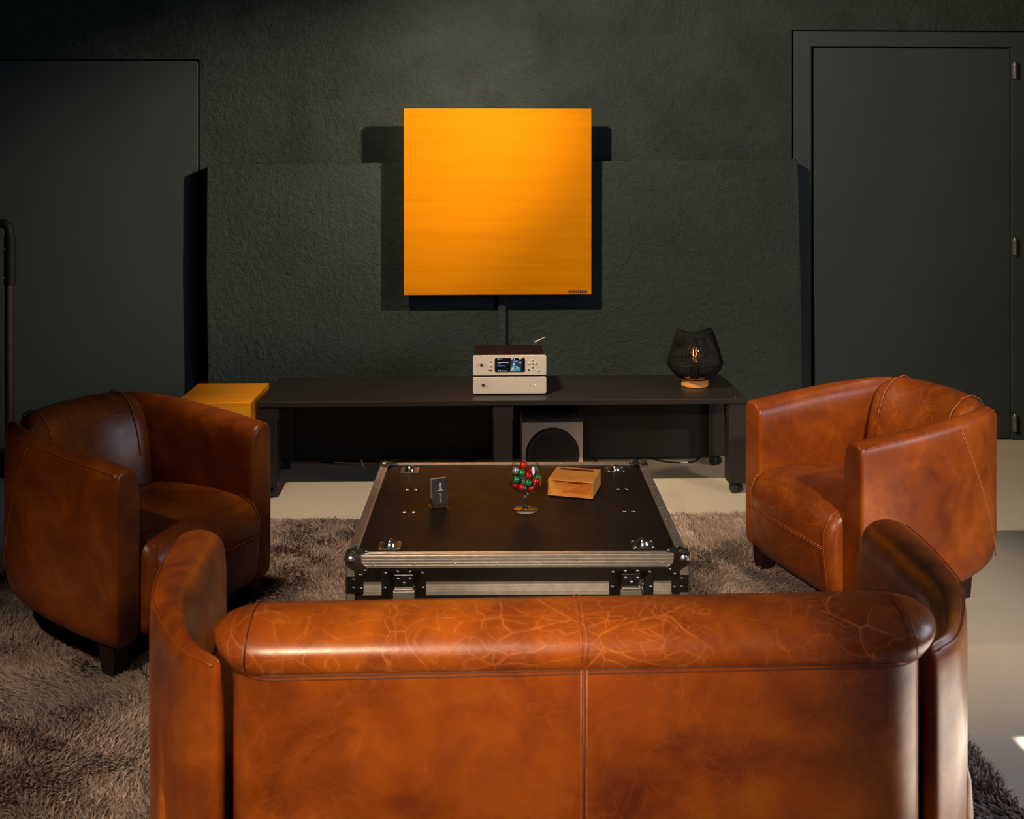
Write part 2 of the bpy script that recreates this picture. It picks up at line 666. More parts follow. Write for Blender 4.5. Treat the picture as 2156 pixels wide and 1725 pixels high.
def make_pile():
    rng = np.random.default_rng(7)
    n = 420000
    x = rng.uniform(RX0, RX1, n)
    # denser where the photo looks at the pile, sparser under furniture
    y = RY0 + (RY1 - RY0) * rng.uniform(0, 1, n) ** .92
    hid = (np.abs(x - .106) < .36) & (np.abs(y - 3.02) < .33)
    hid |= (np.abs(x - .15) < .62) & (np.abs(y - 2.0) < .28)
    keep = ~hid | (rng.uniform(0, 1, n) < .12)
    x, y = x[keep], y[keep]
    n = len(x)

    def field(k, seed, octs=3):
        r = np.random.default_rng(seed)
        s = np.zeros(n)
        for o in range(octs):
            for _ in range(5):
                a = r.uniform(0, 2 * np.pi)
                fq = k * 2 ** o * r.uniform(.7, 1.3)
                s += np.sin((x * np.cos(a) + y * np.sin(a)) * fq + r.uniform(0, 6.28)) / (1.5 ** o)
        return s / 3.0
    lx = field(6, 1) * .95 + field(60, 11, 1) * .45 + rng.normal(0, .45, n)
    ly = field(6, 2) * .95 - .15 + field(60, 12, 1) * .45 + rng.normal(0, .45, n)
    L = .031 * rng.uniform(.75, 1.15, n) * (1 + .10 * field(9, 3))
    lean = np.sqrt(lx ** 2 + ly ** 2)
    k = np.minimum(1.0, 1.15 / np.maximum(lean, 1e-6))
    lx, ly = lx * k, ly * k
    up = 1 / np.sqrt(1 + lx ** 2 + ly ** 2)
    dx, dy, dz = lx * up, ly * up, up
    a = rng.uniform(0, np.pi, n)
    w = rng.uniform(.0012, .0024, n)
    sx, sy = np.cos(a) * w, np.sin(a) * w
    z0 = .006
    V = np.zeros((n, 5, 3))
    V[:, 0] = np.stack([x - sx, y - sy, np.full(n, z0)], 1)
    V[:, 1] = np.stack([x + sx, y + sy, np.full(n, z0)], 1)
    mx, my, mz = x + dx * L * .40, y + dy * L * .40, z0 + (dz * .5 + .5) * L * .5
    V[:, 2] = np.stack([mx + sx, my + sy, mz], 1)
    V[:, 3] = np.stack([mx - sx, my - sy, mz], 1)
    V[:, 4] = np.stack([x + dx * L * 1.05, y + dy * L * 1.05, z0 + dz * L * .9], 1)
    me = bpy.data.meshes.new('pile')
    me.vertices.add(n * 5)
    me.vertices.foreach_set('co', V.reshape(-1))
    base = (np.arange(n) * 5)[:, None]
    idx = (base + np.array([[0, 1, 2, 3, 3, 2, 4]])).reshape(-1)
    me.loops.add(n * 7)
    me.loops.foreach_set('vertex_index', idx.astype(np.int32))
    starts = (np.arange(n)[:, None] * 7 + np.array([[0, 4]])).reshape(-1)
    me.polygons.add(n * 2)
    me.polygons.foreach_set('loop_start', starts.astype(np.int32))
    me.update(calc_edges=True)
    o = bpy.data.objects.new('pile', me)
    COL.objects.link(o)
    me.materials.append(M['pile'])
    o.parent = rug
    o['kind'] = 'stuff'
    return o


make_pile()

# ------------------------------------------------------------------ tub seats


def shell(parent, side, path, zt0, zt1, zb, T0, T1, seams, dip=0.0, hide='leather'):
    """one upholstered arm: an outer wall that sweeps from the front tip round to the back"""
    N = 30
    P = catmull([(x, y, 0) for x, y in path], N)
    rings, outer = [], []
    for k in range(N):
        t = (P[min(k + 1, N - 1)] - P[max(k - 1, 0)]).normalized()
        nrm = Vector((t.y, -t.x, 0))
        s = k / (N - 1)
        T = T0 + (T1 - T0) * s ** 1.6
        zt = zt0 + (zt1 - zt0) * math.sin(s * math.pi / 2) - dip * max(0, s - .78) / .22
        b = zb(s)
        h = zt - b
        prof = [(.0, b + .02), (0, b + h * .35), (0, b + h * .7), (0, zt - .035), (.003, zt - .012), (.012, zt - .002),
                (T * .35, zt + .006), (T * .62, zt + .004), (T - .024, zt - .006), (T - .008, zt - .022), (T, zt - .055),
                (T, b + h * .6), (T, b + h * .3), (T, b + .02), (T - .012, b), (.012, b)]
        outer.append((P[k], nrm, t, T, zt, b))
        rings.append((P[k], nrm, t, T, zt, b, prof))

    def ring(r, fwd=0.0, a=0.0):
        p, nrm, t, T, zt, b, prof = r
        cz = (zt + b) / 2
        fu, fz = 1 - 2 * a / T, 1 - 2 * a / (zt - b)
        out = []
        for u, z in prof:
            u2 = T / 2 + (u - T / 2) * fu
            z2 = cz + (z - cz) * fz
            q = p - nrm * u2 - t * fwd
            out.append((q.x * side, q.y, z2))
        return out
    rs = [ring(rings[0], .0200, .014), ring(rings[0], .0195, .007), ring(rings[0], .0145, .0022), ring(rings[0], .005, 0)]
    rs += [ring(r) for r in rings]
    rs += [ring(rings[-1], -.008, .004), ring(rings[-1], -.012, .012)]
    arm = B().rings(rs).build('arm', M[hide], parent, smooth=180, sub=1)

    def op(k, du, z):
        p, nrm, t, T, zt, b = outer[k]
        q = p + nrm * du
        return (q.x * side, q.y, z)
    # welt along the outer top edge
    B().tube([op(k, -.005, outer[k][4] - .006) for k in range(N)], .0014, 6).build('seam', M['stitch_mid'], arm, smooth=180)
    if seams:
        k0, k1 = seams
        m = 12
        for d in (0, .006):
            pts = []
            for i in range(m):
                f = i / (m - 1)
                kk = k0 + (k1 - k0) * f
                k = min(int(kk), N - 2)
                g = kk - k
                a, b2 = outer[k], outer[k + 1]
                p = a[0].lerp(b2[0], g)
                nrm = a[1].lerp(b2[1], g).normalized()
                t = a[2]
                zt = a[4] + (b2[4] - a[4]) * g
                zb_ = a[5] + (b2[5] - a[5]) * g
                q = p + nrm * .0005 + t * d
                pts.append((q.x * side, q.y, zt - .02 + (zb_ + .03 - zt) * f))
            B().tube(pts, .0013, 5).build('seam', M['stitch_pale'], arm, smooth=180)
    return arm


def sweep_x(prof, xs, shr, yo, name, mat, parent, sub=1, zo=None, squeeze=0.0, zs=(0, 1)):
    """closed y-z profile carried along x, shrunk at the rounded ends"""
    cy = sum(p[0] for p in prof) / len(prof)
    cz = sum(p[1] for p in prof) / len(prof)
    hy = (max(p[0] for p in prof) - min(p[0] for p in prof)) / 2
    hz = (max(p[1] for p in prof) - min(p[1] for p in prof)) / 2
    rs = []
    for i, x in enumerate(xs):
        a = shr[i]
        row = []
        for y, z in prof:
            q = cz + (z - cz) * (1 - a / hz)
            f = min(1, max(0, (q - zs[0]) / (zs[1] - zs[0])))
            f = f * f * (3 - 2 * f)
            row.append((x * (1 - squeeze * (1 - f)), cy + (y - cy) * (1 - a / hy) + yo[i], q + (zo[i] if zo else 0)))
        rs.append(row)
    return B().rings(rs).build(name, mat, parent, smooth=180, sub=sub)


def ends(hw, r, n_mid, curve, k=5):
    """stations with quarter-round ends of radius r"""
    xs, shr = [], []
    for i in range(k + 1):
        a = math.pi / 2 * i / k
        xs.append(-hw + r * (1 - math.sin(a)) if False else -hw + r - r * math.cos(a))
        shr.append(r * (1 - math.sin(a)))
    mid = [-hw + r + (2 * hw - 2 * r) * i / (n_mid + 1) for i in range(1, n_mid + 1)]
    X = xs + mid + [-x for x in reversed(xs)]
    Sh = shr + [0] * n_mid + list(reversed(shr))
    Y = [-curve * (x / hw) ** 2 for x in X]
    return X, Sh, Y


def leg(parent, x, y, z1):
    B().rings([[(x + a * s, y + b * s, z) for a, b in ((-1, -1), (1, -1), (1, 1), (-1, 1))] for z, s in ((0, .024), (z1, .034))]).build('leg', M['leg'], parent, bevel=.002)


def tub_chair(label, loc, rz, sc):
    t = thing('tub_armchair', label, 'armchair', loc, rz, None)
    t.scale = sc
    path = [(.332, -.335), (.336, -.17), (.328, -.01), (.302, .13), (.248, .240), (.165, .305)]
    zb = lambda s: .088 + .10 * s ** 1.3
    for side in (1, -1):
        shell(t, side, path, .600, .662, zb, .098, .045, (13, 23), .05, 'chair_leather')
    X, Sh, Y = ends(.222, .06, 5, .060)
    prof = [(.095, .25), (.105, .36), (.120, .47), (.140, .56), (.168, .632), (.210, .672), (.250, .680), (.285, .664), (.310, .620), (.318, .56), (.31, .45), (.305, .20), (.22, .20), (.13, .21)]
    b = sweep_x(prof, X, Sh, Y, 'backrest', M['chair_leather_worn'], t)
    for sx in (-1, 1):
        x = sx * .166
        dy = -.060 * (x / .222) ** 2
        B().tube([(x, p[0] + dy - .001 * (1 if p[0] < .2 else -1), p[1] + (.001 if p[1] > .6 else 0)) for p in prof[2:10]], .0019, 6).build('seam', M['stitch'], b, smooth=180)
    # narrow panel between the two arms at the very back
    B().prism(rrect(-.172, .172, .26, .338, .035), .19, .615, XY).build('back_panel', M['chair_leather'], t, smooth=50, bevel=.012, seg=3)
    # seat block with its bulging front
    X, Sh, Y = ends(.236, .035, 5, .0)
    Y = [.03 * (x / .236) ** 2 - .018 for x in X]
    sp = [(-.392, .100), (-.402, .18), (-.412, .26), (-.410, .325), (-.385, .372), (-.33, .396), (-.22, .404), (-.05, .400), (.12, .385), (.14, .25), (.14, .11), (-.1, .10), (-.3, .095)]
    Zo = [-.016 * (x / .236) ** 2 for x in X]
    s = sweep_x(sp, X, Sh, Y, 'seat', M['chair_leather_worn'], t, zo=Zo)
    for sx in (-1, 1):
        x = sx * .212
        B().tube([(x, p[0] + .006 - .002, p[1] - .012) for p in sp[:6]], .0014, 6).build('seam', M['stitch_mid'], s, smooth=180)
    for dz in (0, .007):
        B().tube([(x, -.4310 + .03 * (x / .236) ** 2, .268 + dz - .016 * (x / .236) ** 2) for x in [-.205 + .041 * i for i in range(11)]], .0013, 5).build('seam', M['stitch'], s, smooth=180)
    for x in (-.285, .285):
        leg(t, x, -.300, .115)
    for x in (-.13, .13):
        leg(t, x, .20, .20)
    return t


def facing(dx, dy):
    """rotation that turns a seat built facing -Y towards (dx,dy)"""
    return math.atan2(dy, dx) + math.pi / 2


fl = Vector((.865, -.503))
ol = Vector((-.845, 3.186)) - fl * .30
tub_chair('brown leather tub armchair beside the amber speaker box, standing wholly on the rug', (ol.x, ol.y, .012), facing(*fl), (.945, .945, .945))
fr_ = Vector((-.955, -.297))
orr = Vector((1.050, 3.375)) - fr_ * .30
tub_chair('brown leather tub armchair at right, in front of the closed door with visible hinges', (orr.x, orr.y, .010), facing(*fr_), (.965, .945, .96))

# sofa, seen from behind
sofa = thing('tub_sofa', 'two-seat brown leather tub sofa seen from behind, nearest seat to the viewer', 'sofa', (.163, 2.037, .012), math.pi + R(.6))
spath = [(.838, -.395), (.826, -.25), (.806, -.12), (.786, -.02), (.757, .06), (.715, .15), (.656, .25), (.596, .305)]
for side in (1, -1):
    shell(sofa, side, spath, .575, .615, lambda s: .088 + .05 * s, .112, .030, None)
X, Sh, Y = ends(.603, .085, 10, .0, 7)
prof = [(.10, .25), (.12, .40), (.15, .53), (.175, .62), (.205, .672), (.25, .690), (.295, .691), (.34, .679), (.366, .657), (.3685, .636), (.3645, .619), (.345, .606), (.28, .55), (.20, .30)]
roll = sweep_x(prof, X, Sh, Y, 'back_cushion', M['leather_worn'], sofa, squeeze=.075, zs=(.605, .665))
bp = B().prism(rrect(-.560, .560, .20, .362, .075, 10), .10, .640, XY).build('back_panel', M['leather'], sofa, smooth=60, bevel=.010, seg=3)
rp = rrect(-.5600, .5600, .20, .3622, .075, 10)
rp = [p for p in rp if p[1] > .30]
for z in (.614, .620):
    B().tube([(p[0], p[1], z) for p in sorted(rp, key=lambda q: q[0])], .0012, 6).build('seam', M['stitch_dark'], bp, smooth=180)
for dx in (-.0045, .0045):
    B().tube([(dx, .3625, z) for z in (.12, .3, .5, .62)], .0013, 6).build('seam', M['stitch'], bp, smooth=180)
    B().tube([(dx, p[0] + .0012, p[1] + .001) for p in prof[4:10]], .0013, 6).build('seam', M['stitch'], roll, smooth=180)
B().tube([(0, .3618, z) for z in (.12, .62)], .0022, 6).build('seam', M['stitch_dark'], bp, smooth=180)
for sx in (-1, 1):
    B().tube([(sx * .530, p[0] + (.001 if p[0] > .22 else -.001), p[1] + .0008) for p in prof[3:10]], .0012, 6).build('seam', M['stitch_mid'], roll, smooth=180)
X, Sh, Y = ends(.725, .035, 9, .0)
Y = [.03 * (x / .725) ** 2 for x in X]
sp = [(-.42, .100), (-.43, .18), (-.44, .26), (-.437, .325), (-.41, .365), (-.35, .388), (-.22, .396), (-.05, .392), (.14, .38), (.16, .25), (.16, .11), (-.1, .10), (-.3, .095)]
st = sweep_x(sp, X, Sh, Y, 'seat', M['leather_worn'], sofa)
B().tube([(0, p[0] - .001, p[1] + .001) for p in sp[:9]], .003, 6).build('seam', M['stitch'], st, smooth=180)
for x in (-.77, .77):
    leg(sofa, x, -.36, .115)
for x in (-.50, .50):
    leg(sofa, x, .27, .16)

# ------------------------------------------------------------------ orange wall panel
pan = thing('wall_panel', 'square amber wood flat panel hanging on the dark wall above the amplifiers', 'wall panel', (.095, 5.08, 1.202))
PX, PZ = .446, .443
B().box(-PX, PX, 0, .028, -PZ, PZ).build('front_board', M['panel'], pan, bevel=.0015)
B().box(-.34, .34, .028, .089, -.30, .30).build('back_box', M['black'], pan)
text('lettering', 'exce|', .0235, M['ink'], pan, (.386, -.0006, -.4285), (R(90), 0, 0), .0002, 'RIGHT', .0006)
text('lettering', 'son', .0255, M['ink'], pan, (.389, -.0006, -.4285), (R(90), 0, 0), .0002, 'LEFT', .0009)
B().prism([(.384, -.438), (.3865, -.438), (.3885, -.407), (.386, -.407)], -.0008, 0, XZ).build('lettering', M['ink_green'], pan)

# ------------------------------------------------------------------ low bench on castors
bench = thing('media_bench', 'long low charcoal bench on castors standing against the back wall', 'bench', (0, 0, 0))
BX0, BX1, BY0, BY1 = -.909, 1.130, 4.45, 4.935
B().box(BX0, BX1, BY0, BY1, .383, .405).build('top', M['bench'], bench, bevel=.0025)
B().box(BX0 + .03, BX1 - .03, 4.90, 4.918, .032, .383).build('back_board', M['black'], bench)
wheel = B()
for dx in (-.013, .013):
    wheel.xf(Matrix.Identity(4))
    wheel.rings([[(dx + w, r * math.cos(2 * math.pi * i / 16), r * math.sin(2 * math.pi * i / 16)) for i in range(16)] for w, r in ((-.009, .014), (-.008, .021), (.006, .022), (.009, .018))])
wheel_me = wheel.mesh('castor_wheel', 40)
wheel_me.materials.append(M['rubber'])
hous = B()
hous.box(-.005, .005, -.014, .024, -.004, .020)
hous.lathe([(.010, .012), (.012, .020), (.012, .026)], 12)
hous_me = hous.mesh('castor_fork', None)
hous_me.materials.append(M['black'])
for x0 in (BX0, .067, BX1 - .077):
    for y0 in (BY0 + .006, BY1 - .083):
        lg = B().box(x0, x0 + .077, y0, y0 + .077, .048, .383).build('leg', M['bench'], bench, bevel=.0015)
        cx, cy = x0 + .0385, y0 + .034
        c = use('castor', hous_me, lg, (cx, cy, .022), (0, 0, .5 * math.sin(x0 * 9 + y0)))
        use('wheel', wheel_me, lg, (cx, cy - .004, .0225), (0, 0, .5 * math.sin(x0 * 9 + y0)))
for x, y, s in ((BX0 + .077, BY0 + .02, 1), (.067, BY0 + .02, -1), (.144, BY0 + .02, 1), (BX1 - .077, BY0 + .02, -1)):
    br = B()
    br.box(x, x + s * .003, y, y + .055, .320, .381)
    br.box(x, x + s * .030, y, y + .055, .379, .3825)
    for z in (.332, .345, .362):
        br.lathe([(.0045, 0), (.0035, .003)], 8, (x + s * .018, y + .02, .376 - (z - .332) * .05))
        br.box(x + s * .003, x + s * .006, y + .006, y + .014, z - .004, z + .004)
    br.build('bracket', M['zinc'], bench)
for x, y in ((1.085, 4.475), (-.865, 4.475)):
    B().lathe([(.0045, 0), (.0035, .002)], 10, (x, y, .405)).build('screw', M['chrome'], bench)

# ------------------------------------------------------------------ two amplifiers


def amp(name, label, z, h, upper):
    t = thing(name, label, 'amplifier', (.1355, 4.546, z + .0006), R(0))
    wd = .156
    fz0 = .006
    B().box(-wd + .008, wd - .006, .008, .245, fz0 + .002, h - .001).build('casing', M['amp_case'], t, bevel=.002)
    fp = B().prism(rrect(-wd, wd, fz0, h, .008, 5), -.004, .009, XZ).build('faceplate', M['silver'], t, bevel=.0012, seg=2)
    for x in (-.12, .12):
        for y in (.03, .21):
            B().lathe([(.012, 0), (.012, .008)], 14, (x, y, 0)).build('foot', M['rubber'], t)
    Fy = -.004

    def disc(nm, x, zz, r, mat, dep=.002, parent=t, rr=None):
        rs = [[(x + q * math.cos(2 * math.pi * i / 18), Fy - d, zz + q * math.sin(2 * math.pi * i / 18)) for i in range(18)] for q, d in ((r, -.0005), (r, dep), (r * .86, dep + .0006))]
        return B().rings(rs).build(nm, mat, parent, smooth=35)

    def ringarc(x, zz, r, a0, a1, sx=1.0):
        pts = [(x + sx * r * math.cos(R(a0 + (a1 - a0) * i / 14)), Fy - .0002, zz + r * math.sin(R(a0 + (a1 - a0) * i / 14))) for i in range(15)]
        B().tube(pts, .00045, 5).build('engraved_line', M['mark'], fp)

    def px(u):      # position along the face, 0..1 from its left edge
        return -wd + 2 * wd * u
    if upper:
        bx, bz = px(.112), fz0 + (h - fz0) * .535
    else:
        bx, bz = px(.137), fz0 + (h - fz0) * .525
    disc('power_button', bx, bz, .0056, M['black'], .003)
    ringarc(bx, bz, .0115, -50, 50)
    ringarc(bx, bz, .0115, 130, 230)
    ringarc(bx, bz, .017, -35, 20)
    ringarc(bx - .010, bz - .008, .011, 110, 250)
    ringarc(bx + .020, bz - .012, .006, -20, 160)
    if upper:
        for k, (u, v) in enumerate(((.236, .755), (.236, .50))):
            disc('button', px(u), fz0 + (h - fz0) * v, .0040, M['button'], .0035)
        for u, v in ((.806, .775), (.761, .61), (.806, .61), (.852, .61), (.806, .445)):
            disc('button', px(u), fz0 + (h - fz0) * v, .0040, M['button'], .0035)
        disc('standby_button', px(.892), fz0 + (h - fz0) * .265, .0042, M['button'], .0035)
        disc('infrared_eye', px(.761), fz0 + (h - fz0) * .255, .0034, M['black'], .0006)
        u = px(.236)
        zz = fz0 + (h - fz0) * .245
        B().box(u - .0068, u + .0068, Fy - .0006, Fy + .001, zz - .0024, zz + .0024).build('usb_socket', M['black'], t)
        for u, v in ((.236, .845), (.236, .625), (.236, .395), (.806, .86), (.728, .605), (.883, .605), (.806, .345), (.892, .365)):
            B().box(px(u) - .0011, px(u) + .0011, Fy - .0003, Fy + .001, fz0 + (h - fz0) * v - .0011, fz0 + (h - fz0) * v + .0011).build('engraved_mark', M['mark'], fp)
        sx0, sx1, sz0, sz1 = px(.296), px(.708), fz0 + (h - fz0) * .165, fz0 + (h - fz0) * .875
        sc = B().prism(rrect(sx0, sx1, sz0, sz1, .005, 4), Fy - .0008, Fy + .002, XZ).build('screen', M['black_gloss'], t)
        sw, sh = sx1 - sx0, sz1 - sz0
        yy = Fy - .0011

        def flat(nm, poly, mat, d=0.0):
            B().prism([(sx0 + sw * a, sz0 + sh * b) for a, b in poly], yy - .0002 - d, yy + .0003, XZ).build(nm, mat, sc)

        def rect(a0, a1, b0, b1):
            return [(a0, b0), (a1, b0), (a1, b1), (a0, b1)]

        def ell(cx, cz, rx, rz, rot=0, n=14):
            out = []
            for i in range(n):
                a = 2 * math.pi * i / n
                ex, ez = rx * math.cos(a), rz * math.sin(a)
                out.append((cx + ex * math.cos(rot) - ez * math.sin(rot), cz + (ex * math.sin(rot) + ez * math.cos(rot)) * 2.0))
            return out
        E = {}
        for nm, c, s in (('white', (.85, .88, 1), .95), ('blue', (.10, .26, .70), .55), ('green', (.12, .55, .32), .6), ('teal', (.0, .42, .50), .75), ('lavender', (.55, .55, .85), .7),
                         ('cream', (.66, .66, .50), .65), ('sky', (.14, .40, .80), .7), ('navy', (.006, .020, .040), .8), ('olive', (.28, .26, .03), .5), ('deep', (.02, .05, .10), .7)):
            E[nm] = emit('screen_' + nm, c, s)
        flat('status_icon', ell(.115, .925, .028, .027), E['green'])
        text('screen_text', 'Isaac Albeniz', sh * .155, E['white'], sc, (sx0 + sw * .088, yy, sz0 + sh * .685), (R(90), 0, 0), .0001)
        for a0, a1, b0 in ((.15, .25, .915), (.535, .60, .920), (.79, .83, .925)):
            flat('status_mark', rect(a0, a1, b0, b0 + .045), E['white' if a0 > .3 else 'blue'])
        flat('play_icon', [(.635, .90), (.675, .93), (.635, .96)], E['white'])
        flat('signal_icon', [(.85, .965), (.89, .965), (.87, .905)], E['white'])
        for a0, a1, b0 in ((.09, .21, .565), (.09, .15, .505), (.09, .36, .445), (.09, .27, .375), (.29, .34, .372)):
            flat('text_line', rect(a0, a1, b0, b0 + .022), E['blue'])
        for k in range(5):
            a = .10 + .067 * k
            flat('menu_icon', rect(a, a + .042, .075, .125), E[('white', 'white', 'sky', 'sky', 'green')[k]])
        flat('progress_bar', rect(.09, .40, .015, .035), E['olive'])
        flat('cover_picture', rect(.515, .885, .03, .84), E['navy'])
        flat('cover_shape', ell(.625, .30, .10, .075, .3), E['teal'], .0002)
        flat('cover_shape', ell(.77, .20, .085, .075, -.4), E['teal'], .0002)
        flat('cover_shape', ell(.60, .22, .050, .045, .6), E['cream'], .0004)
        flat('cover_shape', ell(.655, .15, .030, .040, .6), E['cream'], .0004)
        flat('cover_shape', ell(.63, .56, .035, .060, .1), E['lavender'], .0004)
        flat('cover_shape', ell(.845, .66, .030, .035, -.6), E['lavender'], .0004)
        flat('cover_shape', ell(.74, .33, .030, .050, .4), E['lavender'], .0004)
        flat('cover_shape', ell(.72, .78, .045, .03, -.2), E['sky'], .0004)
        flat('cover_shape', ell(.625, .77, .022, .03), E['sky'], .0004)
        flat('cover_shape', rect(.52, .585, .06, .17), E['lavender'], .0004)
        flat('cover_shape', [(.61, .17), (.63, .15), (.72, .36), (.70, .38)], E['deep'], .0006)
        # two short black aerials behind
        for x0, x1, b in ((-.086, -.108, 0), (.002, .024, 0)):
            B().tube([(x0, .250, h - .012), (x1, .258, h + .046)], .0024, 8).build('aerial', M['black'], t, smooth=60)
    else:
        disc('status_light', px(.852), fz0 + (h - fz0) * .52, .0022, M['green_led'], .0006)
        disc('standby_light', px(.779), fz0 + (h - fz0) * .51, .0018, M['mark'], .0006)
        B().box(px(.764), px(.796), Fy - .0003, Fy + .001, fz0 + (h - fz0) * .43, fz0 + (h - fz0) * .445).build('engraved_mark', M['mark'], fp)
    return t


amp('power_amplifier', 'plain silver amplifier with a green light, lower of the two on the bench', .405, .078, False)
amp('streaming_amplifier', 'silver amplifier with a lit display, stacked on top of the plain one', .4832, .090, True)
tw = B()
tw.tube([(.255, 4.80, .588), (.275, 4.795, .594), (.300, 4.79, .606)], .0016, 6)
tw.tube([(.258, 4.802, .581), (.277, 4.796, .594), (.296, 4.79, .606)], .0016, 6)
tw.tube([(.2555, 4.80, .588), (.2400, 4.86, .52), (.235, 4.88, .407)], .0016, 6)
tag(tw.build('wire_end', M['white'], smooth=60), 'short pale twisted wire end sticking out behind the amplifiers', 'wire')

# ------------------------------------------------------------------ subwoofer under the bench
sub = thing('subwoofer', 'silver grey cube subwoofer with a round black cone under the bench', 'subwoofer', (.3235, 4.62, 0))
SW = .131
sb = B()
sb.box(-SW, SW, .012, .25, .008, .268)
sb.build('cabinet', M['sub_silver'], sub, bevel=.003)
fb = B()
outer = rrect(-SW, SW, .008, .268, .004, 3)
ring_in = []
no = len(outer)
cz, cr = .128, .117
hole = []
for i in range(no):
    ang = math.atan2(outer[i][1] - cz, outer[i][0])
    hole.append((cr * math.cos(ang), cz + cr * math.sin(ang)))
# finer front board with a round hole
NB = 48
def sq(a):
    c, s = math.cos(a), math.sin(a)
    k = min(SW / max(abs(c), 1e-6), (.268 - cz if s > 0 else cz - .008) / max(abs(s), 1e-6))
    return (k * c, cz + k * s)
angs = sorted([2 * math.pi * i / NB for i in range(NB)] + [math.atan2(.14, SW), math.pi - math.atan2(.14, SW), 2 * math.pi - math.atan2(.12, SW), math.pi + math.atan2(.12, SW)])
o_ = [sq(a) for a in angs]
h_ = [(cr * math.cos(a), cz + cr * math.sin(a)) for a in angs]
fb.rings([[(p[0], 0, p[1]) for p in h_], [(p[0], 0, p[1]) for p in o_], [(p[0], .012, p[1]) for p in o_], [(p[0], .012, p[1]) for p in h_]], closed=True)
fb.build('front_board', M['sub_silver'], sub)
cone = B().rings([[(r * math.cos(2 * math.pi * i / 40), y, cz + r * math.sin(2 * math.pi * i / 40)) for i in range(40)] for r, y in ((cr, .001), (cr - .004, -.002), (cr - .014, -.003), (cr - .022, .004), (.04, .011), (.036, .006), (.018, .002), (.002, .001))])
cone.build('driver_cone', M['black'], sub, smooth=60)
for x in (-.1, .1):
    for y in (.04, .22):
        B().lathe([(.012, 0), (.012, .008)], 12, (x, y, 0)).build('foot', M['rubber'], sub)

# ------------------------------------------------------------------ amber speaker box left of the bench
spk = thing('speaker_box', 'amber veneered speaker box standing between the bench and the left armchair', 'speaker', (-1.078, 4.375, 0), R(-.5))
spb = B().box(-.155, .155, .014, .37, .012, .42).build('cabinet', M['speaker_wood'], spk, bevel=.002)
B().box(-.155, .155, 0, .0135, .012, .4185).build('front_board', M['speaker_wood'], spk, bevel=.001)
dr = B().rings([[(r * math.cos(2 * math.pi * i / 32), y, .20 + r * math.sin(2 * math.pi * i / 32)) for i in range(32)] for r, y in ((.11, .001), (.11, -.004), (.098, -.003), (.04, .006), (.002, .001))])
dr.build('driver_cone', M['black'], spk, smooth=50)
for x in (-.12, .12):
    for y in (.05, .32):
        B().lathe([(.014, 0), (.014, .012)], 12, (x, y, 0)).build('foot', M['rubber'], spk)

# ------------------------------------------------------------------ table lamp
lamp = thing('table_lamp', 'black corded lantern lamp with a clear bulb on the bench', 'lamp', (.960, 4.703, .4056))
B().lathe([(.056, 0), (.060, .002), (.060, .028), (.057, .030)], 48).build('base', M['lamp_wood'], lamp, smooth=35)
rim = lambda a: .238 + .014 * math.cos(2 * a)
NC = 120
sh = B()
for i in range(NC):
    a = 2 * math.pi * i / NC
    ca, sa = math.cos(a), math.sin(a)
    a2 = a + 2 * math.pi * .5 / NC
    low = [(.050, .030), (.075, .040), (.100, .061), (.117, .085), (.1235, .105)]
    sh.tube([(r * ca, r * sa, z) for r, z in low], .0013, 4)
    zt = rim(a2)
    sh.tube([(.1235 * ca, .1235 * sa, .105), (.105 * math.cos(a2), .105 * math.sin(a2), .105 + (zt - .105) * .45), (.077 * math.cos(a2), .077 * math.sin(a2), zt)], .0011, 4)
so = sh.build('cord_shade', M['cord'], lamp)
so['kind'] = 'stuff'
for r, f in ((.050, lambda a: .031), (.1240, lambda a: .105), (.077, rim)):
    B().tube([(r * math.cos(2 * math.pi * i / 48), r * math.sin(2 * math.pi * i / 48), f(2 * math.pi * i / 48)) for i in range(48)], .0022, 6, closed=True).build('wire_ring', M['black'], lamp, smooth=180)
B().lathe([(.020, .030), (.020, .070), (.016, .086), (.016, .092)], 20).build('socket', M['black'], lamp, smooth=40)
bo = [(.014, .086), (.016, .094), (.020, .104), (.031, .120), (.039, .137), (.0405, .150), (.037, .168), (.028, .181), (.014, .188), (.002, .1895)]
bi = [(max(r - .0012, .0008), z - (.0012 if z > .15 else 0)) for r, z in bo]
bulb = B().lathe(bo, 28, cap0=False, cap1=False).build('bulb', M['bulb_glass'], lamp, smooth=180)
B().lathe([(.006, .088), (.004, .110), (.002, .130)], 10).build('stem', M['bulb_glass'], bulb, smooth=180)
for k in range(4):
    a = math.pi / 2 * k + .4
    c_, s_ = math.cos(a), math.sin(a)
    B().tube([(.004 * c_, .004 * s_, .128), (.011 * c_, .011 * s_, .136), (.006 * c_, .006 * s_, .160)], .0010, 5).build('filament', M['filament'], bulb)

# ------------------------------------------------------------------ flight case used as a coffee table
CW, CD, CZ = .421, .390, .450
case = thing('flight_case', 'black flight case with aluminium edges serving as coffee table on the rug', 'flight case', (.106, 3.022, .010), R(-1.2))
Zt = CZ - .010            # local top
B().box(-CW + .004, CW - .004, -CD + .004, CD - .004, Zt - .010, Zt - .0025).build('lid_board', M['board'], case)
sdb = B()
for a in ((-CW + .003, CW - .003, -CD + .003, -CD + .012), (-CW + .003, CW - .003, CD - .012, CD - .003), (-CW + .003, -CW + .012, -CD + .003, CD - .003), (CW - .012, CW - .003, -CD + .003, CD - .003)):
    sdb.box(a[0], a[1], a[2], a[3], Zt - .066, Zt - .010)
sdb.build('lid_side_board', M['board'], case)
B().box(-CW + .003, CW - .003, -CD + .003, CD - .003, .10, Zt - .066).build('body', M['board'], case)


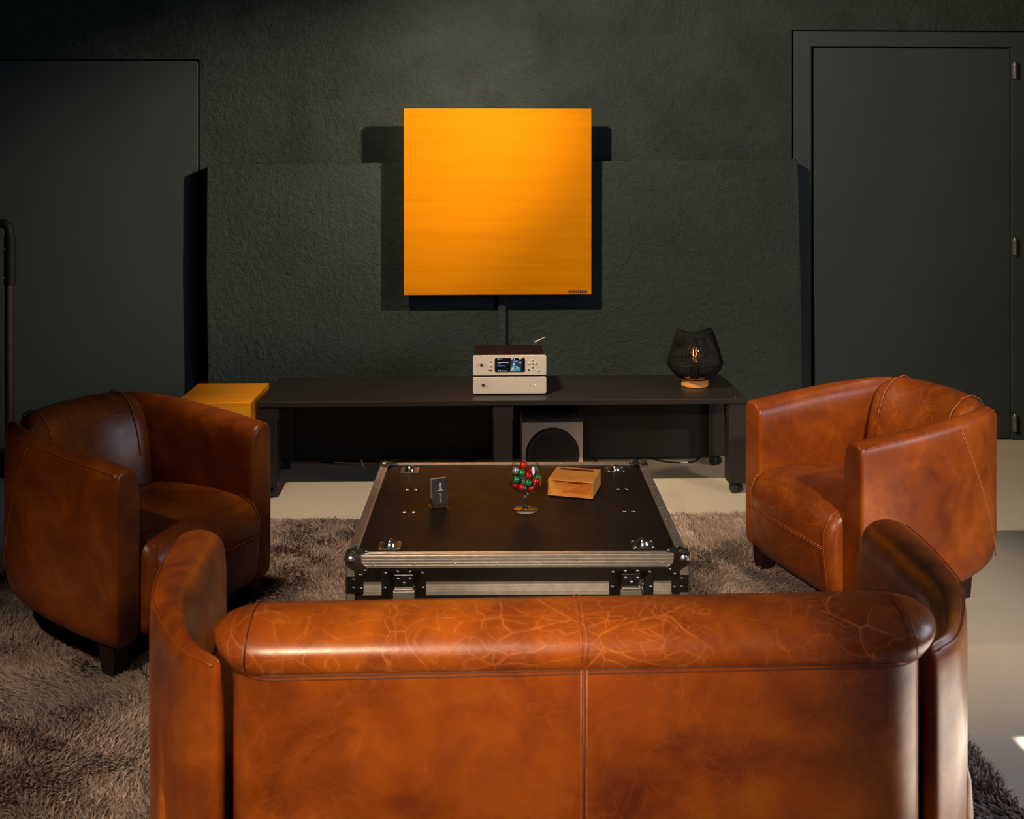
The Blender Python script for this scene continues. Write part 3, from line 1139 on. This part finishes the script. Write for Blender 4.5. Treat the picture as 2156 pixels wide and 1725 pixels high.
def ridged(L):
    """L-section edge: flange on top (width .024) and ridged flange down the face (height .030), along x, outer corner at the origin"""
    pr = [(0.0, 0.0), (-.0012, -.0010), (-.0014, -.0075), (-.0004, -.0085), (-.0014, -.0095), (-.0014, -.0150), (-.0004, -.0160), (-.0014, -.0170), (-.0014, -.0225), (-.0004, -.0235),
          (-.0014, -.0245), (-.0012, -.0300), (.0020, -.0300), (.0020, -.0024), (.0240, -.0024), (.0240, .0008), (.0190, .0012), (.0185, .0004), (.0180, .0012), (.0110, .0012), (.0105, .0004), (.0100, .0012), (.0010, .0012)]
    return B().prism(pr, -L, L, lambda u, v, w: (w, u, v))


def flatbar(L, h):
    pr = [(.001, 0), (-.0016, 0)]
    n = 5
    for k in range(n):
        z = -h * (k + 1) / n
        pr += [(-.0016, z + .0016), (-.0006, z + .0008)] if k < n - 1 else []
    pr += [(-.0016, -h), (.001, -h)]
    return B().prism(pr, -L, L, lambda u, v, w: (w, u, v))


for L, y, x, rz in ((CW, -CD, 0, 0), (CW, CD, 0, math.pi), (CD, 0, CW, math.pi / 2), (CD, 0, -CW, -math.pi / 2)):
    e = ridged(L - .012)
    e.xf(Matrix.Translation((x, y, Zt)) @ Matrix.Rotation(rz, 4, 'Z'))
    e.build('edge_trim', M['alu'], case)
    e = flatbar(L - .04, .032)
    e.xf(Matrix.Translation((x, y, Zt - .065)) @ Matrix.Rotation(rz, 4, 'Z'))
    e.build('closure_trim', M['alu'], case)
    e = flatbar(L - .012, .03)
    e.xf(Matrix.Translation((x, y, .131)) @ Matrix.Rotation(rz, 4, 'Z'))
    e.build('edge_trim', M['alu'], case)
for sx in (-1, 1):
    for sy in (-1, 1):
        v = B()
        v.box(-.0015, .020, -.0015, .0015, .10, Zt - .02)
        v.box(-.0015, .0015, -.0015, .020, .10, Zt - .02)
        v.xf(Matrix.Translation((sx * CW, sy * CD, 0)) @ Matrix.Diagonal((-sx, -sy, 1, 1)))
        v.build('corner_trim', M['alu'], case)
riv = B().lathe([(.0034, 0), (.0032, .0010), (.0022, .0019), (.0006, .0022)], 10)
rivet_me = riv.mesh('rivet', 60)
rivet_me.materials.append(M['chrome'])
TOP, FRONT, BACK, LEFT, RIGHT = (0, 0, 0), (R(90), 0, 0), (R(-90), 0, 0), (0, R(-90), 0), (0, R(90), 0)


def rivet(x, y, z, rot, parent=case, s=1.0):
    return use('rivet', rivet_me, parent, (x, y, z), rot, (s, s, s))


for i in range(8):
    x = -.357 + .1018 * i
    rivet(x, -CD - .0012, Zt - .0205, FRONT, s=.8)
    rivet(x, CD - .012, Zt + .001, TOP, s=.62)
    y = -.33 + .094 * i
    rivet(CW - .017, y, Zt + .001, TOP, s=.72)
    rivet(-CW + .017, y, Zt + .001, TOP, s=.72)

# ball corners with lobed flaps
ball_poly = [(.0, .004), (.036, .004), (.036, -.010), (.039, -.020), (.046, -.026), (.0535, -.030), (.0545, -.037), (.050, -.043), (.043, -.044), (.042, -.051), (.036, -.055), (.029, -.053), (.026, -.046), (.020, -.037), (.0, -.025)]
low_poly = [(0, -.049), (.024, -.049), (.030, -.056), (.042, -.063), (.042, -.092), (0, -.092)]
top_poly = [(0, 0), (.030, 0), (.050, .012), (.056, .020), (.050, .028), (.042, .030), (.030, .042), (.028, .050), (.020, .056), (.012, .050), (0, .030)]
for sx in (-1, 1):
    for sy in (-1, 1):
        T = Matrix.Translation((sx * CW, sy * CD, Zt)) @ Matrix.Diagonal((-sx, -sy, 1, 1))
        c = B()
        c.prism(ball_poly, -.0035, -.0012, lambda u, v, w: (u, w, v))
        c.prism(ball_poly, -.0035, -.0012, lambda u, v, w: (w, u, v))
        c.prism(top_poly, .0014, .0034, XY)
        c.xf(T)
        co = c.build('ball_corner', M['zinc'], case, smooth=45)
        c = B()
        c.prism(low_poly, -.0030, -.0016, lambda u, v, w: (u, w, v))
        c.prism(low_poly, -.0030, -.0016, lambda u, v, w: (w, u, v))
        c.xf(T)
        lo = c.build('corner_brace', M['zinc'], case, smooth=45)
        B().sphere((.0105, .0105, -.0105), .0175, 22, 16).xf(T).build('ball', M['ball'], co, smooth=180)
        fy = FRONT if sy < 0 else BACK
        fx = RIGHT if sx > 0 else LEFT
        for u, v in ((.046, -.0355), (.034, -.0465)):
            rivet(sx * (CW - u), sy * (CD + .0034), Zt + v, fy, co)
            rivet(sx * (CW + .0034), sy * (CD - u), Zt + v, fx, co)
        for u, v in ((.046, .021), (.021, .046)):
            rivet(sx * (CW - u), sy * (CD - v), Zt + .0033, TOP, co)
        for u, v in ((.017, -.058), (.017, -.078), (.035, -.079)):
            rivet(sx * (CW - u), sy * (CD + .0029), Zt + v, fy, lo)
            rivet(sx * (CW + .0029), sy * (CD - u), Zt + v, fx, lo)
# stacking dishes on the lid
for x, y in ((-.325, .314), (.317, .314), (-.322, -.318), (.319, -.318)):
    d = B().prism(rrect(-.029, .029, -.027, .027, .004, 3), 0, .0022, XY)
    d.xf(Matrix.Translation((x, y, Zt - .0026)))
    do = d.build('stacking_plate', M['zinc'], case, bevel=.0006)
    B().lathe([(.0165, .0), (.0155, .0035), (.0125, .009), (.008, .0135), (.0035, .0158), (.0004, .0163)], 24, (x, y, Zt - .0004)).build('dome', M['chrome'], do, smooth=60)
    for a in (-.0225, .0225):
        for b in (-.0205, .0205):
            rivet(x + a, y + b, Zt - .0005, TOP, do)
scr = B().lathe([(.0065, 0), (.0060, .0012), (.0020, .0018)], 14)
scr_me = scr.mesh('screw', 50)
scr_me.materials.append(M['chrome'])
for x, y in ((-.318, .128), (-.293, .128), (-.310, -.066), (-.284, -.066), (.304, .128), (.329, .128), (.300, -.066), (.326, -.066)):
    use('screw', scr_me, case, (x, y, Zt - .0026))


def latch(xc, keyed):
    z1, z0 = Zt - .032, Zt - .145
    hw = .0545
    outer_ = rrect(xc - hw, xc + hw, z0, z1, .015, 5)
    inner_ = rrect(xc - .038, xc + .038, z0 + .016, z1 - .014, .008, 5)
    inner2 = rrect(xc - .035, xc + .035, z0 + .019, z1 - .017, .007, 5)
    y = -CD
    fr2 = B()
    fr2.rings([[(p[0], y - .0020, p[1]) for p in outer_], [(p[0], y - .0042, p[1]) for p in outer_], [(p[0], y - .0042, p[1]) for p in inner_], [(p[0], y - .0026, p[1]) for p in inner2]], cap0=False, cap1=True)
    lo = fr2.build('latch', M['zinc'], case, smooth=40)
    B().prism([(xc - .0225, z1 - .014), (xc + .0225, z1 - .014), (xc + .0225, z1 - .046), (xc - .0225, z1 - .046)], y - .0052, y - .0024, XZ).build('latch_plate', M['zinc'], lo, bevel=.0005)
    hk = B()
    hk.box(xc - .0225, xc + .0225, y - .0105, y - .003, z1 - .051, z1 - .0465)
    hk.box(xc - .026, xc + .026, y - .0070, y - .003, z1 - .078, z1 - .054)
    hk.build('latch_hook', M['alu'], lo, bevel=.0008)
    wing = B().prism(rrect(xc - .020, xc + .020, z1 - .098, z1 - .082, .005, 4), y - .011, y - .004, XZ)
    wing.build('turn_handle', M['zinc'], lo, bevel=.001)
    for a, b in ((-.0455, -.010), (-.0155, -.007), (.0150, -.007), (.0450, -.010), (-.0470, -.046), (.0470, -.046)):
        rivet(xc + a, y - .0040, z1 + b, FRONT, lo, 1.2)
    for a, b in ((-.0145, -.0235), (.0150, -.0235), (.0005, -.034)):
        rivet(xc + a, y - .0050, z1 + b, FRONT, lo, 1.1)
    if keyed:
        kk = B()
        kk.tube([(xc + .024 + .0055 * math.cos(2 * math.pi * i / 16), y - .0075, z1 - .040 + .0055 * math.sin(2 * math.pi * i / 16)) for i in range(16)], .0012, 6, closed=True)
        kk.tube([(xc + .025, y - .008, z1 - .046), (xc + .027, y - .009, z1 - .060)], .0028, 8)
        kk.build('clip', M['chrome'], lo, smooth=60)


latch(-.280, False)
latch(.280, True)
for sx in (-1, 1):
    for sy in (-1, 1):
        cx, cy = sx * .33, sy * .30
        w2 = B()
        w2.box(cx - .04, cx + .04, cy - .04, cy + .04, .092, .100)
        w2.box(cx - .020, cx - .015, cy - .02, cy + .02, .03, .095)
        w2.box(cx + .015, cx + .020, cy - .02, cy + .02, .03, .095)
        co = w2.build('castor', M['zinc'], case)
        w3 = B().rings([[(cx + w, cy + r * math.cos(2 * math.pi * i / 24), .043 + r * math.sin(2 * math.pi * i / 24)) for i in range(24)] for w, r in ((-.013, .036), (-.012, .042), (.012, .042), (.013, .036))])
        w3.build('wheel', M['rubber'], co, smooth=40)

# ------------------------------------------------------------------ on the case
gl = thing('snifter_glass', 'stemmed balloon glass filled with foil-wrapped sweets on the case', 'glass', (.132, 2.970, CZ - .0024))
sg = [(.0353, .0012), (.034, .0022), (.020, .0036), (.008, .0062)]
B().lathe([(.034, .0003)] + sg, 40, cap0=True, cap1=False).build('foot', M['thin_glass'], gl, smooth=180)
sg = [(.008, .0045), (.007, .0085), (.0048, .0125), (.0042, .026), (.0046, .040), (.010, .0470), (.0005, .0490)]
B().lathe(sg, 40).build('stem', M['glass'], gl, smooth=180)
og = [(.010, .0475), (.022, .0515), (.035, .0595), (.0425, .070), (.0455, .083), (.0445, .096), (.0405, .112), (.0365, .126), (.0340, .1345)]
ig = [(.0332, .1345), (.0354, .126), (.0394, .112), (.0434, .096), (.0443, .083), (.0413, .071), (.034, .0610), (.0215, .0532), (.010, .0497)]
B().lathe(og + ig[:1], 48, cap0=False, cap1=False).build('bowl', M['thin_glass'], gl, smooth=180)
sweets = [('red', -0.0041, 0.0086, 0.1217), ('red', 0.0173, -0.0187, 0.1144), ('green', -0.0119, -0.0196, 0.109), ('silver', -0.0266, -0.0028, 0.1096), ('green', 0.0279, 0.005, 0.1104), ('red', 0.0073, -0.0113, 0.0983), ('green', -0.0266, -0.0168, 0.0893), ('green', 0.0065, -0.0252, 0.0826), ('red', 0.028, -0.0168, 0.0844), ('green', 0.0327, 0.0036, 0.089), ('red', -0.0275, -0.0015, 0.0686), ('red', -0.012, -0.0262, 0.07), ('red', 0.0147, -0.0074, 0.0621), ('green', -0.0056, -0.0085, 0.0621), ('red', 0.0258, 0.0085, 0.0684), ('silver', -0.0059, 0.0169, 0.0893), ('red', 0.008, 0.0314, 0.0928), ('green', -0.0222, 0.0212, 0.0767), ('green', -0.0015, 0.026, 0.1114), ('red', 0.0245, 0.0203, 0.0974), ('red', -0.0244, 0.0205, 0.097), ('green', 0.0182, 0.0258, 0.076), ('silver', -0.0042, 0.0304, 0.0741), ('red', 0.0074, 0.0147, 0.0621), ('green', -0.0126, 0.0107, 0.0621), ('red', -0.0077, 0.0017, 0.1028)]
where = {0: 'topmost of all, at the rim', 1: 'right below the topmost, under the rim', 2: 'upper, in front of the silver one', 3: 'high against the wall of the bowl', 4: 'high against the bowl wall, behind the upper red one', 5: 'in the middle, above the central green one',
         6: 'halfway up, nearest the card stand', 7: 'pressed to the front at the middle of the bowl', 8: 'halfway up, nearest the wooden box', 9: 'half hidden behind the red one nearest the wooden box', 10: 'low at the bowl wall on the card stand side', 11: 'low at the front, beside another red one',
         12: 'low at the front, on the wooden box side', 13: 'lowest, at the bottom of the bowl', 14: 'low and dark, deep on the box side', 15: 'mostly hidden in the centre of the bowl', 16: 'hidden at the back, halfway up', 17: 'hidden low at the back, card stand side', 18: 'high at the back, behind the topmost red one', 19: 'at the back, box side, below the rim', 20: 'at the back, card stand side, below the rim', 21: 'low at the back, box side', 22: 'low at the very back', 23: 'at the bottom, in the middle of the back', 24: 'at the bottom, back, card stand side', 25: 'in the core, just below the topmost one'}
swm = {}
for k, (c, x, y, z) in enumerate(sweets):
    if c not in swm:
        b = B()
        n, m = 20, 12
        r0 = .0101
        rs = []
        for i in range(1, m):
            ph = math.pi * i / m
            rs.append([(r0 * (1 + .012 * math.cos(9 * t)) * math.sin(ph) * math.cos(t), r0 * (1 + .012 * math.cos(9 * t)) * math.sin(ph) * math.sin(t), -r0 * math.cos(ph)) for t in [2 * math.pi * q / n for q in range(n)]])
        b.rings(rs)
        swm[c] = b.mesh('wrapped_sweet', 180)
        swm[c].materials.append(M['candy_' + c])
    o = bpy.data.objects.new('wrapped_sweet', swm[c])
    COL.objects.link(o)
    o.location = (.132 + x, 2.970 + y, CZ - .0024 + z)
    o.rotation_euler = (random.uniform(0, 3), random.uniform(0, 3), random.uniform(0, 3))
    tag(o, '%s foil sweet in the glass, %s' % ({'red': 'red', 'green': 'green', 'silver': 'silver blue'}[c], where[k]), 'sweet', 'foil-wrapped sweets in the glass')

# card stand and cards
lean = R(-7)
CM = Matrix.Translation((-.104, 2.987, CZ - .0024)) @ Matrix.Rotation(R(18), 4, 'Z')
hold = thing('card_stand', 'clear acrylic stand holding dark business cards on the case', 'card stand', (-.104, 2.987, CZ - .0024), R(18))
hb = B().prism([(-.004, .0), (.036, .0), (.036, .003), (.0255, .003), (.0295, .045), (.027, .045), (.0235, .004), (.003, .004), (.0055, .010), (.0030, .0105), (-.004, .003)], -.0245, .0245, lambda u, v, w: (w, u, v))
hb.build('base', M['acrylic'], hold)
for s in (-1, 1):
    B().prism([(-.004, .003), (.024, .003), (.0265, .027), (.006, .027), (-.002, .018)], s * .0225, s * .0245, lambda u, v, w: (w, u, v)).build('side', M['acrylic'], hold)
stack = thing('business_cards', 'stack of dark business cards with pale edges standing in clear stand', 'cards')
stack.matrix_world = CM @ Matrix.Translation((0, .0045, .0048)) @ Matrix.Rotation(lean, 4, 'X')
B().box(-.0215, .0215, .0006, .017, 0, .0755).build('card_block', M['card_edge'], stack)
B().box(-.0215, .0215, 0, .0006, 0, .0755).build('front_card', M['card'], stack)
text('lettering', 'excel', .0125, M['card_grey'], stack, (.001, -.0003, .0095), (R(90), R(-90), 0), .0001, 'LEFT', .0002)
text('lettering', 'son', .0130, M['card_white'], stack, (.001, -.0003, .0455), (R(90), R(-90), 0), .0001, 'LEFT', .0004)
B().prism([(-.0085, .0425), (-.0065, .0415), (.0095, .0430), (.0095, .0450), (-.0065, .0437)], -.0004, 0, XZ).build('lettering', M['card_white'], stack)

# wooden horn box
hx = thing('wooden_horn_box', 'small oak passive speaker with a horn opening standing on the case', 'wooden box', (.2835, 3.126, CZ - .0024), R(-16.5))
hw, hd, h0, h1 = .0660, .065, .004, .050
b = B()
# front opening (almost the whole face) narrowing to a small throat
O = [(-.051, .0062), (.0648, .0062), (.0648, .0478), (-.0575, .0478)]
I = [(.009, .0135), (.0145, .0135), (.0145, .036), (.009, .036)]
F = [(-hw, h0), (hw, h0), (hw, h1), (-hw, h1)]
vs = [(p[0], -hd, p[1]) for p in F] + [(p[0], -hd, p[1]) for p in O] + [(p[0], -hd + .062, p[1]) for p in I] + [(p[0], hd, p[1]) for p in F]
fs = [(i, (i + 1) % 4, 4 + (i + 1) % 4, 4 + i) for i in range(4)]
fs += [(4 + i, 4 + (i + 1) % 4, 8 + (i + 1) % 4, 8 + i) for i in range(4)]
fs += [(8, 9, 10, 11), (12, 13, 14, 15)]
fs += [(i, 12 + i, 12 + (i + 1) % 4, (i + 1) % 4) for i in range(4)]
b.add(vs, fs)
b.build('body', M['box_wood'], hx, bevel=.0008)
B().box(-.052, .048, .036, .052, h1 - .001, h1 + .0004).build('slot', plain('slot_shade', (.06, .018, .008), .7), hx)  # slot is not cut: a dark strip carries its inner shade as colour
B().box(-.014, .008, -.047, -.044, h1 - .0005, h1 + .0003).build('engraved_mark', M['mark'], hx)
for x in (-.05, .05):
    for y in (-.045, .045):
        B().lathe([(.006, 0), (.006, .004)], 10, (x, y, 0)).build('foot', M['rubber'], hx)

# ------------------------------------------------------------------ dark pipe stand at the left edge
ps = thing('pipe_stand', 'black pipe stand with reddish brown post at the far left by the door', 'stand', (-2.13, 4.93, 0))
B().prism(rrect(-.45, .06, -.15, .13, .01, 3), .0, .055, XY).build('base_plate', M['black'], ps, bevel=.004)
B().tube([(0, 0, .055), (0, 0, .83), (0, 0, .84)], .019, 16).build('lower_post', M['copper'], ps, smooth=60)
B().tube([(.004, 0, .835), (.004, 0, 1.055)], .026, 16).build('upper_post', M['black'], ps, smooth=60)
B().tube([(.002, 0, 1.05), (.002, 0, 1.075), (-.004, 0, 1.098), (-.022, 0, 1.112), (-.05, 0, 1.114), (-.40, 0, 1.114)], .021, 14).build('elbow', M['black'], ps, smooth=60)
for z in (.87, 1.0):
    B().lathe([(.0045, 0), (.003, .003)], 8).xf(Matrix.Translation((-.012, -.024, z)) @ Matrix.Rotation(R(90), 4, 'X')).build('screw', M['hinge'], ps)

# ------------------------------------------------------------------ cables on the floor behind the bench


def cable(pts, r, mat, label):
    p = catmull(pts, 40)
    return tag(B().tube(p, r, 6).build('cable', mat, smooth=180), label, 'cable')


cable([(-.72, 4.955, .006), (-.55, 4.965, .008), (-.35, 4.955, .006), (-.10, 4.97, .008), (.05, 5.0, .006)], .004, M['cord'], 'black cable lying along the floor behind the left half of the bench')
cable([(-.66, 4.925, .014), (-.5, 4.935, .005), (-.3, 4.930, .010), (-.14, 4.935, .018), (.0, 4.94, .006)], .0035, M['cable_beige'], 'beige cable tangled along the floor behind the left half of the bench')
cable([(.53, 4.97, .02), (.56, 4.90, .004), (.62, 4.87, .004), (.70, 4.90, .004), (.76, 4.965, .02)], .0032, M['cord'], 'thin black cable looping forward on the floor right of the subwoofer')
cable([(.80, 4.965, .012), (.86, 4.93, .004), (.93, 4.905, .004), (1.0, 4.92, .004), (1.04, 4.97, .012)], .0032, M['cord'], 'thin black cable with a white tag near the right rear castor')
tag(B().prism([(.935, 4.893), (.968, 4.903), (.966, 4.912), (.933, 4.902)], .005, .0075, XY).build('cable_tag', M['white']), 'small white tag on the black cable near the right rear castor', 'tag')
tag(B().tube([(-.517, 4.88, .002), (-.530, 4.875, .040)], .003, 6).build('cable_clip', M['white']), 'short pale cable end sticking up from the floor under the bench', 'cable end')
